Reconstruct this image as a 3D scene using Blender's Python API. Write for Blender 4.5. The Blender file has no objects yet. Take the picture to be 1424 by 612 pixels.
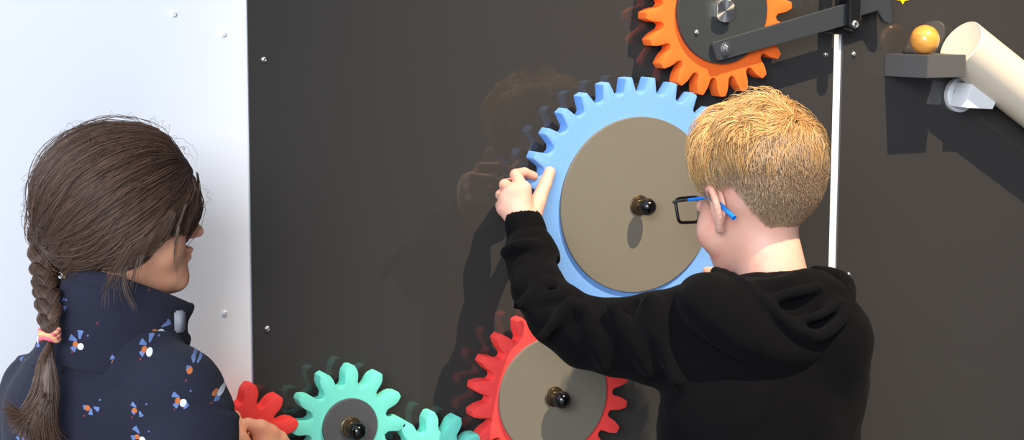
import bpy, math, random, os
import numpy as np
from mathutils import Vector, Matrix
R_ = math.radians
SC = bpy.context.scene
COL = SC.collection
rng = np.random.default_rng(7)
random.seed(7)

# ------------------------------------------------------------------ camera
D, Z0 = 2.2, 1.40                       # camera distance from the wall (wall plane y = 0), camera height
YAW, PITCH, ROLL, FPX = R_(26.5459), R_(7.3682), R_(.1303), 2483.2
CF = Vector((math.sin(YAW)*math.cos(PITCH), math.cos(YAW)*math.cos(PITCH), -math.sin(PITCH)))
_r = Vector((math.cos(YAW), -math.sin(YAW), 0)); _u = _r.cross(CF)
CR = _r*math.cos(ROLL)+_u*math.sin(ROLL); CU = -_r*math.sin(ROLL)+_u*math.cos(ROLL)
CAM = Vector((0, -D, Z0))
cd = bpy.data.cameras.new('camera'); co = bpy.data.objects.new('camera', cd); COL.objects.link(co)
co.matrix_world = Matrix.Translation(CAM) @ Matrix((CR, CU, -CF)).transposed().to_4x4()
cd.sensor_width = 36; cd.lens = FPX/1424*36; cd.clip_start = .05
SC.camera = co
def at(u, v, d):
    """point that the photo shows at (u, v), standing d metres out from the wall"""
    r = CR*(u-712) - CU*(v-306) + CF*FPX
    return CAM + r*((D-d)/r.y)

# ------------------------------------------------------------------ helpers
def tag(o, label=None, cat=None, group=None, kind=None):
    if label: o['label'] = label
    if cat: o['category'] = cat
    if group: o['group'] = group
    if kind: o['kind'] = kind
    return o
def empty(name, loc):
    o = bpy.data.objects.new(name, None); COL.objects.link(o); o.location = loc; o.empty_display_size = .05
    bpy.context.view_layer.update(); return o
def link(name, me, mat, parent=None, smooth=True, origin=None):
    """link mesh (given in world coordinates) as one object; the origin sits at `origin` or the parent's"""
    o = bpy.data.objects.new(name, me); COL.objects.link(o)
    if mat: 
        if me.materials: me.materials[0] = mat
        else: me.materials.append(mat)
    if smooth: me.shade_smooth()
    if parent:
        root = Vector((0, 0, 0)); p = parent
        while p: root += p.location; p = p.parent
        o.parent = parent
        me.transform(Matrix.Translation(-root))
    elif origin is not None:
        me.transform(Matrix.Translation(-Vector(origin))); o.location = origin
    return o
def mesh(verts, faces):
    me = bpy.data.meshes.new('m'); me.from_pydata([tuple(v) for v in verts], [], [tuple(f) for f in faces]); me.update(); return me
def mesh_np(V, F, n=4):
    me = bpy.data.meshes.new('m')
    V = np.ascontiguousarray(V, dtype=np.float32); F = np.ascontiguousarray(F, dtype=np.int32)
    me.vertices.add(len(V)); me.vertices.foreach_set('co', V.ravel())
    me.loops.add(F.size); me.loops.foreach_set('vertex_index', F.ravel())
    me.polygons.add(len(F)); me.polygons.foreach_set('loop_start', np.arange(0, F.size, n, dtype=np.int32))
    me.update(calc_edges=True); me.validate(); return me
def extrude(outline, y0, y1, bev=0.0, holes=None):
    """outline = list of (x, z); prism between y0 (back) and y1 (front, nearer the room), edge softened by bev on the front"""
    n = len(outline); o = np.array(outline, float)
    t = np.roll(o, -1, 0)-np.roll(o, 1, 0); nn = np.c_[t[:, 1], -t[:, 0]]; nn /= np.linalg.norm(nn, axis=1)[:, None]+1e-12
    area = .5*np.sum(o[:, 0]*np.roll(o[:, 1], -1)-np.roll(o[:, 0], -1)*o[:, 1])
    if area < 0: nn = -nn
    rings = [(o, y0)]
    if bev > 0: rings += [(o, y1+bev), (o-nn*bev*.3, y1+bev*.3), (o-nn*bev, y1)]
    else: rings += [(o, y1)]
    V = []; F = []
    for r, y in rings: V += [(p[0], y, p[1]) for p in r]
    for k in range(len(rings)-1):
        for i in range(n):
            j = (i+1) % n; F.append((k*n+i, k*n+j, (k+1)*n+j, (k+1)*n+i))
    F.append(tuple(range(n))[::-1]); F.append(tuple((len(rings)-1)*n+i for i in range(n)))
    me = mesh(V, F)
    import bmesh
    bm = bmesh.new(); bm.from_mesh(me); bmesh.ops.recalc_face_normals(bm, faces=bm.faces)
    for f in bm.faces: f.smooth = len(f.verts) <= 4
    for e in bm.edges:
        if len(e.link_faces) == 2 and e.calc_face_angle(0) > R_(38): e.smooth = False
    bm.to_mesh(me); bm.free(); return me
def gear_mesh(outline, c, r_in, y0, y1, bev):
    o = np.array(outline); n = len(o); c = np.array(c)
    t = np.roll(o, -1, 0)-np.roll(o, 1, 0); nn = np.c_[t[:, 1], -t[:, 0]]; nn /= np.linalg.norm(nn, axis=1)[:, None]+1e-12
    d = o-c; a = np.unwrap(np.arctan2(d[:, 1], d[:, 0])); a0 = a[0]+(a[-1]-a[0])*np.arange(n)/(n-1)
    ang = .35*a+.65*a0
    def circ(r): return c+np.c_[r*np.cos(ang), r*np.sin(ang)]
    rmin = np.linalg.norm(d, axis=1).min()
    mid = circ(rmin-.004)
    rings = [(circ(r_in), y0), (mid, y0), (o, y0), (o, y1+bev), (o-nn*bev*.3, y1+bev*.3), (o-nn*bev, y1), (mid, y1), (circ(r_in), y1)]
    V = []; F = []
    for r, y in rings: V += [(p[0], y, p[1]) for p in r]
    m = len(rings)
    for k in range(m):
        for i in range(n):
            j = (i+1) % n; k2 = (k+1) % m; F.append((k*n+i, k*n+j, k2*n+j, k2*n+i))
    me = mesh(V, F)
    import bmesh
    bm = bmesh.new(); bm.from_mesh(me); bmesh.ops.recalc_face_normals(bm, faces=bm.faces)
    for f in bm.faces: f.smooth = True
    for e in bm.edges:
        if len(e.link_faces) == 2 and e.calc_face_angle(0) > R_(38): e.smooth = False
    bm.to_mesh(me); bm.free(); return me
def disc_outline(cx, cz, r, n=96): return [(cx+r*math.cos(a), cz+r*math.sin(a)) for a in np.linspace(0, 2*math.pi, n, endpoint=False)]
def rounded(poly, r, n=6):
    out = []; N = len(poly)
    for i in range(N):
        p0, p, p1 = Vector(poly[i-1]), Vector(poly[i]), Vector(poly[(i+1) % N])
        a = (p0-p).normalized(); b = (p1-p).normalized(); ang = a.angle(b); d = min(r/math.tan(ang/2), (p0-p).length*.45, (p1-p).length*.45)
        A, B = p+a*d, p+b*d
        for k in range(n+1):
            t = k/n; out.append(tuple(A*(1-t)**2+p*2*t*(1-t)+B*t*t))
    return out
def lathe(profile, c, axis, n=48):
    """profile = [(radius, height along axis)]"""
    axis = Vector(axis).normalized(); t = axis.orthogonal().normalized(); b = axis.cross(t); c = Vector(c)
    V = []; F = []
    for r, h in profile:
        for k in range(n):
            a = 2*math.pi*k/n; V.append(c+axis*h+(t*math.cos(a)+b*math.sin(a))*r)
    m = len(profile)
    for i in range(m-1):
        for k in range(n):
            l = (k+1) % n; F.append((i*n+k, i*n+l, (i+1)*n+l, (i+1)*n+k))
    F.append(tuple(range(n))[::-1]); F.append(tuple((m-1)*n+k for k in range(n)))
    me = mesh(V, F)
    import bmesh
    bm = bmesh.new(); bm.from_mesh(me)
    bmesh.ops.remove_doubles(bm, verts=bm.verts, dist=1e-6); bmesh.ops.recalc_face_normals(bm, faces=bm.faces)
    for f in bm.faces: f.smooth = True
    for e in bm.edges:
        if len(e.link_faces) == 2 and e.calc_face_angle(0) > R_(40): e.smooth = False
    bm.to_mesh(me); bm.free(); return me
def boxm(lo, hi, bev=0):
    me = mesh([(x, y, z) for x in (lo[0], hi[0]) for y in (lo[1], hi[1]) for z in (lo[2], hi[2])],
              [(0,1,3,2),(4,6,7,5),(0,4,5,1),(2,3,7,6),(0,2,6,4),(1,5,7,3)])
    if bev:
        import bmesh
        bm = bmesh.new(); bm.from_mesh(me); bmesh.ops.bevel(bm, geom=bm.edges[:], offset=bev, segments=2, affect='EDGES'); bm.to_mesh(me); bm.free()
    return me
def join_mesh(ms):
    import bmesh
    bm = bmesh.new()
    for m in ms: bm.from_mesh(m)
    me = bpy.data.meshes.new('m'); bm.to_mesh(me); bm.free(); return me

# ------------------------------------------------------------------ materials
def lin(c):
    return tuple((x/12.92 if x <= .04045 else ((x+.055)/1.055)**2.4) for x in [v/255 for v in c])+(1,)
class NT:
    def __init__(s, name):
        s.m = bpy.data.materials.new(name); s.m.use_nodes = True; s.t = s.m.node_tree; s.b = s.t.nodes['Principled BSDF']
    def n(s, typ, **kw):
        nd = s.t.nodes.new(typ)
        for k, v in kw.items():
            if k.startswith('i_'):
                nd.inputs[k[2:].replace('_', ' ')].default_value = v
            else: setattr(nd, k, v)
        return nd
    def l(s, a, b): s.t.links.new(a, b)
    def math(s, op, a, b=None, c=None):
        nd = s.t.nodes.new('ShaderNodeMath'); nd.operation = op
        for i, v in enumerate((a, b, c)):
            if v is None: continue
            if hasattr(v, 'is_output'): s.l(v, nd.inputs[i])
            else: nd.inputs[i].default_value = v
        return nd.outputs[0]
    def mix(s, f, a, b, blend='MIX'):
        nd = s.t.nodes.new('ShaderNodeMix'); nd.data_type = 'RGBA'; nd.blend_type = blend
        for i, v in ((0, f), (6, a), (7, b)):
            if hasattr(v, 'is_output'): s.l(v, nd.inputs[i])
            else: nd.inputs[i].default_value = v
        return nd.outputs[2]
def simple(name, col, rough=.5, spec=.5, metal=0, var=.06, scale=30, bump=0, bscale=400, coat=0, sheen=0):
    k = NT(name); b = k.b
    b.inputs['Roughness'].default_value = rough; b.inputs['Specular IOR Level'].default_value = spec; b.inputs['Metallic'].default_value = metal
    b.inputs['Coat Weight'].default_value = coat; b.inputs['Coat Roughness'].default_value = .03
    if sheen: b.inputs['Sheen Weight'].default_value = sheen; b.inputs['Sheen Roughness'].default_value = .5
    tc = k.n('ShaderNodeTexCoord'); nz = k.n('ShaderNodeTexNoise'); nz.inputs['Scale'].default_value = scale; nz.inputs['Detail'].default_value = 5
    k.l(tc.outputs['Object'], nz.inputs['Vector'])
    c = lin(col); f = k.math('MULTIPLY_ADD', nz.outputs['Fac'], 2*var, 1-var)
    vm = k.n('ShaderNodeVectorMath', operation='SCALE'); vm.inputs[0].default_value = c[:3]; k.l(f, vm.inputs['Scale']); k.l(vm.outputs[0], b.inputs['Base Color'])
    if bump:
        n2 = k.n('ShaderNodeTexNoise'); n2.inputs['Scale'].default_value = bscale; n2.inputs['Detail'].default_value = 3; k.l(tc.outputs['Object'], n2.inputs['Vector'])
        bp = k.n('ShaderNodeBump'); bp.inputs['Strength'].default_value = bump; bp.inputs['Distance'].default_value = .001
        k.l(n2.outputs['Fac'], bp.inputs['Height']); k.l(bp.outputs[0], b.inputs['Normal'])
    return k.m
M = {}
M['white_wall'] = simple('white_painted_board', (232, 234, 240), .35, .4, var=.012, scale=6, bump=.15, bscale=60)
M['panel'] = simple('anthracite_gloss_panel', (54, 52, 51), .035, .62, var=.03, scale=4)
M['blue'] = simple('blue_foam', (112, 160, 222), .75, .25, var=.05, scale=140, bump=.35, bscale=700)
M['orange'] = simple('orange_red_foam', (246, 108, 40), .7, .25, var=.04, scale=120, bump=.3, bscale=700)
M['red'] = simple('red_foam', (236, 68, 66), .7, .25, var=.04, scale=120, bump=.3, bscale=700)
M['teal'] = simple('mint_foam', (114, 216, 198), .7, .25, var=.04, scale=120, bump=.3, bscale=700)
M['disc'] = simple('taupe_coated_disc', (112, 106, 94), .5, .4, var=.03, scale=40, bump=.1, bscale=1200)
M['disc_dark'] = simple('anthracite_coated_disc', (54, 57, 57), .35, .5, var=.04, scale=40)
M['disc_mid'] = simple('grey_coated_disc', (78, 78, 80), .45, .5, var=.03, scale=40, bump=.1, bscale=1200)
M['rod'] = simple('anthracite_powder_coat', (50, 53, 57), .42, .5, var=.04, scale=60, bump=.1, bscale=1500)
M['black_plastic'] = simple('black_ball_plastic', (8, 8, 8), .12, .5, var=.1)
M['black_metal'] = simple('black_bracket_paint', (16, 16, 18), .4, .5, var=.1)
M['steel'] = simple('brushed_steel', (200, 200, 198), .28, .5, metal=1, var=.06, scale=200)
M['bronze'] = simple('bronzed_washer', (120, 104, 84), .3, .5, metal=.9, var=.06, scale=100)
M['shelf'] = simple('grey_powder_coat', (82, 80, 80), .45, .5, var=.03, scale=60, bump=.12, bscale=1500)
M['tube'] = simple('cream_white_pipe', (216, 202, 182), .35, .4, var=.015, scale=20)
M['bracket_white'] = simple('white_plastic', (222, 224, 226), .35, .4, var=.01, scale=20)
M['yellow'] = simple('yellow_sticker', (240, 196, 10), .5, .4)
M['floor'] = simple('grey_floor', (120, 116, 110), .4, .4, var=.06, scale=5)
# turned brass-like end of the bolt: radial brushing
k = NT('radial_brushed_steel'); k.b.inputs['Metallic'].default_value = 1; k.b.inputs['Roughness'].default_value = .3
k.b.inputs['Base Color'].default_value = (.75, .73, .7, 1); k.b.inputs['Anisotropic'].default_value = .9
tg = k.n('ShaderNodeTangent'); tg.direction_type = 'RADIAL'; tg.axis = 'Y'; k.l(tg.outputs[0], k.b.inputs['Tangent']); M['turned'] = k.m
# wood of the ball
k = NT('varnished_wood'); k.b.inputs['Roughness'].default_value = .25; k.b.inputs['Coat Weight'].default_value = .4
tc = k.n('ShaderNodeTexCoord'); mp = k.n('ShaderNodeMapping'); mp.inputs['Scale'].default_value = (20, 20, 130); mp.inputs['Rotation'].default_value = (.5, .3, 0)
nz = k.n('ShaderNodeTexNoise'); nz.inputs['Scale'].default_value = 1.6; nz.inputs['Detail'].default_value = 4
k.l(tc.outputs['Object'], mp.inputs[0]); k.l(mp.outputs[0], nz.inputs['Vector'])
k.l(k.mix(nz.outputs['Fac'], lin((205, 120, 40)), lin((245, 180, 85))), k.b.inputs['Base Color']); M['wood'] = k.m

# ------------------------------------------------------------------ setting
w = link('wall_back', boxm((-2.5, .004, 0), (4.5, .12, 3.0)), M['white_wall'], smooth=False); tag(w, kind='structure')
f = link('floor', boxm((-2.5, -3.2, -.05), (4.5, .12, 0)), M['floor'], smooth=False); tag(f, kind='structure')
def screw(x, z, y, parent, r=.0042, mat='steel'):
    me = lathe([(r, 0), (r, .0012), (r*.8, .0026), (r*.45, .0032), (r*.38, .0016), (.0001, .0014)], (x, y, z), (0, -1, 0), 20)
    return link('screw', me, M[mat], parent)
pl = link('wall_panel', boxm((.7216, 0, .25), (1.6408, .0038, 2.3), 0), M['panel'], smooth=False)
tag(pl, 'large dark grey glossy wall panel behind the coloured gears', 'wall panel', 'dark glossy wall panels')
pr = link('wall_panel', boxm((1.6568, 0, .25), (2.9, .0038, 2.3), 0), M['panel'], smooth=False)
tag(pr, 'dark grey glossy wall panel right of the white strip, under the shelf and pipe', 'wall panel', 'dark glossy wall panels')
for x, z in ((.7425, 1.3095), (.7417, .9586), (1.6262, 1.3038)): screw(x, z, 0, pl)
for x, z in ((1.6774, 1.3037), (1.679, .9647)): screw(x, z, 0, pr)
for u, v in ((312, 48), (314, 436), (243, 20)):
    p = at(u, v, 0); screw(p.x, p.z, .004, w, .0035, 'white_wall')

# ------------------------------------------------------------------ gears
def gear_outline(cx, cz, n, ra, rv, prof, phase):
    """prof: (radius, half width) pairs from root to tip"""
    out = []
    for k in range(n):
        a0 = R_(phase)+2*math.pi*k/n
        pts = [(r, -w_) for r, w_ in prof]+[(r, w_) for r, w_ in reversed(prof)]
        # smooth with chaikin except tip
        for r, w_ in pts:
            rad, tan = r, w_
            out.append((a0, rad, tan))
        # valley: midpoint at rv
        out.append((a0+math.pi/n, rv, 0))
    P = []
    for a, r, t in out:
        P.append((cx+r*math.cos(a)-t*math.sin(a), cz+r*math.sin(a)+t*math.cos(a)))
    P = np.array(P)
    for _ in range(2):
        Q = .75*P+.25*np.roll(P, -1, 0); S = .25*P+.75*np.roll(P, -1, 0)
        P = np.empty((len(Q)*2, 2)); P[0::2] = Q; P[1::2] = S
    return [tuple(p) for p in P]
def knob(cx, cz, y, parent):
    k_ = link('knob', lathe([(.0022, 0), (.0055, .003), (.0055, .0075)]+[(.0124*math.sin(a), .0205-.0124*math.cos(a)) for a in np.linspace(.5, math.pi-.02, 16)], (cx, y-.003, cz), (0, -1, 0), 32), M['black_plastic'], parent)
    k_['label'] = 'black ball knob'
    link('washer', lathe([(.0145, 0), (.0145, .0018), (.0135, .0024), (.0122, .0024), (.0118, .004), (.008, .0046), (.0075, .007)], (cx, y, cz), (0, -1, 0), 40), M['bronze'], k_)
def gear(c, n, ra, rv, prof, phase, mat, label, disc_r, disc_mat='disc', front=-.036, back=-.0135, dthick=.005, has_knob=True, disc_label='grey round cover disc'):
    root = empty('gear', (c[0], 0, c[1])); tag(root, label, 'gear', 'foam gears on the wall panel')
    link('gear_ring', gear_mesh(gear_outline(c[0], c[1], n, ra, rv, prof, phase), c, .011, back, front, .0012), M[mat], root, smooth=False)
    d = link('cover_disc', extrude(disc_outline(c[0], c[1], disc_r, 128), front+.001, front-dthick, .0008), M[disc_mat], root, smooth=False); d['label'] = disc_label
    link('axle', lathe([(.012, 0), (.012, .015)], (c[0], 0, c[1]), (0, -1, 0), 24), M['steel'], root)
    if has_knob: knob(c[0], c[1], front-dthick, root)
    return root
pb = [(.1578, .0125), (.1600, .0100), (.165, .0088), (.1735, .0068), (.1795, .0056), (.1803, .0042)]
gear((1.279, 1.098), 30, .180, .157, pb, 10.9, 'blue', 'large light blue foam gear the boy turns, with a wide taupe disc', .1247)
po = [(.0968, .0128), (.0990, .0106), (.104, .0102), (.112, .0093), (.1190, .0066), (.1230, .0050), (.1236, .003)]
og = gear((1.4135, 1.3705), 20, .123, .096, po, -176.8, 'orange', 'orange gear at the top with a crank rod across its dark disc', .0757, 'disc_dark', dthick=.007, has_knob=False, disc_label='dark grey round cover disc')
gear((1.1450, .8355), 20, .1237, .097, po, 168.3, 'red', 'large red foam gear below the blue one, half under the boy\'s arm', .0848)
pt = [(.0541, .0118), (.0562, .0096), (.061, .0091), (.068, .0096), (.0745, .0085), (.0798, .0048), (.0818, .0038)]
gear((.8408, .8245), 12, .0815, .0535, pt, 86.3, 'teal', 'mint green gear with small dark grey disc and black knob', .0385, 'disc_mid')
gear((.961, .7495), 12, .0815, .0535, pt, 90, 'teal', 'mint green gear at the bottom edge, only its upper teeth in view', .0385, 'disc_mid')
gear((.690, .815), 12, .0815, .0535, pt, 17, 'red', 'small bright red gear under the girl\'s hand', .0385, 'disc_mid', front=-.040)

# orange gear's centre bolt with two flats, screw, crank pin
c = at(1008, 15, .052)
bo = [(c.x+.0175*max(-.84, min(.84, math.cos(a))), c.z+.0165*math.sin(a)) for a in np.linspace(0, 2*math.pi, 72, endpoint=False)]
b_ = link('centre_bolt', extrude(bo, -.043, -.055, .0008), M['turned'], og, smooth=False); b_['label'] = 'bright turned steel bolt end with two flats'
screw(1.3689, 1.3399, -.043, og, .0038)
# crank rod
ro = rounded([(1.3895, 1.3250), (1.4000, 1.2990), (1.6520, 1.3545), (1.6440, 1.3845), ], .006)
rt = empty('crank_rod', (1.52, 0, 1.34)); tag(rt, 'dark grey flat crank rod from the orange gear to the black fork', 'crank rod')
link('bar', extrude(ro, -.0445, -.0515, .0006), M['rod'], rt, smooth=False)
cp = at(1010, 68, .0515)
link('crank_pin', lathe([(.0095, 0), (.0095, .001), (.0085, .0014), (.0066, .0014), (.0062, .0030), (.0045, .0034), (.0042, .007), (.0036, .0078), (.0001, .0078)], (cp.x, -.0515, cp.z), (0, -1, 0), 32), M['steel'], rt)
# fork and roller at the rod's end
fk = empty('fork_bracket', (1.625, 0, 1.36)); tag(fk, 'black upright fork bracket clamping the end of the crank rod', 'bracket')
a0 = at(1183, 0, .066); a1 = at(1198, 0, .066); ab = at(1190, 34, .066)
hw = (a1.x-a0.x)/2
fo = [(ab.x-hw, 1.47), (ab.x-hw, ab.z)]+[(ab.x+hw*math.cos(t), ab.z+hw*math.sin(t)) for t in np.linspace(math.pi*1.05, math.pi*1.95, 12)]+[(ab.x+hw, ab.z), (ab.x+hw, 1.47)]
link('front_plate', extrude(fo, -.056, -.064, .001), M['black_metal'], fk, smooth=False)
link('rear_plate', extrude(fo, -.028, -.036, .001), M['black_metal'], fk, smooth=False)
link('pin', lathe([(.0078, 0), (.0078, .0200)], (ab.x, -.036, ab.z), (0, -1, 0), 24), M['black_metal'], fk)
link('bolt', lathe([(.0062, 0), (.0062, .002), (.005, .0036), (.0034, .004), (.003, .002), (.0001, .0018)], (ab.x, -.064, ab.z), (0, -1, 0), 24), M['steel'], fk)
ra = at(1150, 38, .03)
link('spindle', lathe([(.009, 0), (.009, .028), (.0075, .030), (.0075, .04)], (ab.x, 0.0, ab.z-.002), (0, -1, 0), 28), M['black_metal'], fk)
# grey lever plate with hook behind the fork
lv = [at(*q, .03) for q in ((1190, 24), (1221, 14.5), (1225, 22), (1230, 30), (1237, 33), (1241, 27), (1239, 0))]
lo_ = [(p.x, p.z) for p in lv]+[(1.722, 1.47), (1.655, 1.47)]
lvm = extrude(rounded(lo_, .003), -.022, -.030, .0006)
l_ = link('lever_plate', lvm, M['rod'], smooth=False, origin=(1.69, -.026, 1.40)); tag(l_, 'grey metal lever plate with a hooked lower corner, right of the black fork', 'lever')
link('spacer', lathe([(.008, 0), (.008, .022)], (1.70, 0, 1.41), (0, -1, 0), 24), M['black_metal'], l_)
# yellow star sticker
s0 = at(1255, -6, 0)
so = [(s0.x+(.0135 if i % 2 == 0 else .0085)*math.sin(i*math.pi/6+math.pi), s0.z+(.0135 if i % 2 == 0 else .0085)*math.cos(i*math.pi/6+math.pi)) for i in range(12)]
s_ = link('star_sticker', extrude(so, 0, -.0012), M['yellow'], smooth=False, origin=(s0.x, 0, s0.z)); tag(s_, 'small yellow star sticker at the top edge of the right dark panel', 'sticker')

# ------------------------------------------------------------------ shelf, ball, pipe
zt, zb = 1.3030, 1.2690
fa_, fb_ = at(1290, 92, .078), at(1343, 92, .078)
sp = [(1.737, -.0), (fa_.x, -.078), (fb_.x, -.078), (fb_.x+.004, 0)]
def prism_z(poly, z0, z1, name, mat, parent=None, bev=.0008, **kw):
    V = [(x, y, z0) for x, y in poly]+[(x, y, z1) for x, y in poly]; n = len(poly)
    F = [tuple(range(n))[::-1], tuple(range(n, 2*n))]+[(i, (i+1) % n, n+(i+1) % n, n+i) for i in range(n)]
    me = mesh(V, F)
    import bmesh
    bm = bmesh.new(); bm.from_mesh(me); bmesh.ops.recalc_face_normals(bm, faces=bm.faces); bmesh.ops.bevel(bm, geom=bm.edges[:], offset=bev, segments=2, affect='EDGES'); bm.to_mesh(me); bm.free()
    return link(name, me, mat, parent, smooth=False, **kw)
sh = prism_z(sp, zb, zt, 'wall_shelf', M['shelf'], origin=(1.80, 0, 1.27)); tag(sh, 'small grey metal wall shelf with slanted sides under the wooden ball', 'shelf')
rim = []
bl = at(1286, 54.5, .036); rb = .0222
V = lathe([(max(rb*math.sin(a), .00001), -rb*math.cos(a)) for a in np.linspace(0, math.pi, 40)], (bl.x, bl.y, zt+rb), (0, 0, 1), 48)
b_ = link('ball', V, M['wood'], origin=(bl.x, bl.y, zt+rb)); tag(b_, 'orange varnished wooden ball on the small grey shelf', 'ball')
# pipe
tc_ = at(1336, 62, .0425); ax = Vector((math.cos(R_(31.5)), 0, -math.sin(R_(31.5)))); rt_ = .0408
pp = empty('marble_pipe', tuple(tc_)); tag(pp, 'cream white plastic pipe sloping down to the right beside the shelf', 'pipe')
link('pipe', lathe([(rt_-.004, .0), (rt_-.0015, -.0008), (rt_, .0), (rt_, .75), (rt_-.004, .75), (rt_-.004, .0)][0:5]+[(rt_-.004, .001)], tc_, ax, 72), M['tube'], pp)

# wall flange and block holding the pipe
rc = at(1338, 132, .01)
fl = link('flange', lathe([(.0175, 0), (.0275, 0), (.0275, .008), (.0255, .010), (.0175, .010), (.0165, .009), (.0165, 0)], (rc.x, 0, rc.z), (0, -1, 0), 48), M['bracket_white'], pp)
link('stub', lathe([(.0165, 0), (.0165, .004), (.0100, .004), (.0100, .04)], (rc.x, 0, rc.z), (0, -1, 0), 32), M['black_plastic'], pp)
q_ = [at(*q, .045) for q in ((1341, 150), (1351, 116), (1364, 112), (1388, 134), (1380, 152))]
link('block', extrude(rounded([(p.x, p.z) for p in q_], .002), -.012, -.046, .001), M['bracket_white'], pp, smooth=False)
r0_, r1_ = at(1146, 40.5, .030), at(1182, 41.5, .030)
link('roller', lathe([(.0062, 0), (.0062, (r1_-r0_).length*.35), (.0074, (r1_-r0_).length*.35), (.0074, (r1_-r0_).length)], r0_, (r1_-r0_), 28), M['black_metal'], fk)
# ------------------------------------------------------------------ implicit modelling
f32 = np.float32
def A(u, v, d): return np.array(at(u, v, d))
def smin(a, b, k):
    h = np.clip(.5+.5*(b-a)/k, 0, 1); return b*(1-h)+a*h-k*h*(1-h)
def smax(a, b, k): return -smin(-a, -b, k)
def U(k, *ds):
    r = ds[0]
    for d in ds[1:]: r = smin(r, d, k)
    return r
def ell(P, c, r, M_=None):
    q = P-np.asarray(c, f32)
    if M_ is not None: q = q@np.asarray(M_, f32).T
    r = np.asarray(r, f32); k0 = np.linalg.norm(q/r, axis=1); k1 = np.linalg.norm(q/(r*r), axis=1)+1e-9
    return k0*(k0-1)/k1
def cap(P, a, b, ra, rb=None):
    a = np.asarray(a, f32); b = np.asarray(b, f32); rb = ra if rb is None else rb
    ab = b-a; t = np.clip((P-a)@ab/(ab@ab+1e-12), 0, 1)
    return np.linalg.norm(P-a-t[:, None]*ab, axis=1)-(ra+(rb-ra)*t)
def chain(P, pts, rs, k=.004):
    d = None
    for i in range(len(pts)-1):
        e = cap(P, pts[i], pts[i+1], rs[i], rs[i+1]); d = e if d is None else smin(d, e, k)
    return d
def crom(pts, n):
    """smooth curve through points (any dimension)"""
    P = np.array(pts, float); P = np.vstack([2*P[0]-P[1], P, 2*P[-1]-P[-2]]); out = []
    for i in range(1, len(P)-2):
        for t in np.linspace(0, 1, n, endpoint=False):
            a, b, c, d = P[i-1:i+3]
            out.append(.5*((2*b)+(-a+c)*t+(2*a-5*b+4*c-d)*t*t+(-a+3*b-3*c+d)*t**3))
    out.append(P[-2]); return np.array(out)
def noise3(P, freq, seed=0):
    """cheap smooth noise: a few rotated sine waves"""
    r = np.random.default_rng(seed); s = 0
    for k in range(6):
        d = r.normal(size=3); d /= np.linalg.norm(d); s = s+np.sin((P@d.astype(f32))*freq*r.uniform(.6, 1.6)+r.uniform(0, 6.28)+1.3*np.sin((P@r.normal(size=3).astype(f32))*freq*.5))
    return s/6
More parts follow.
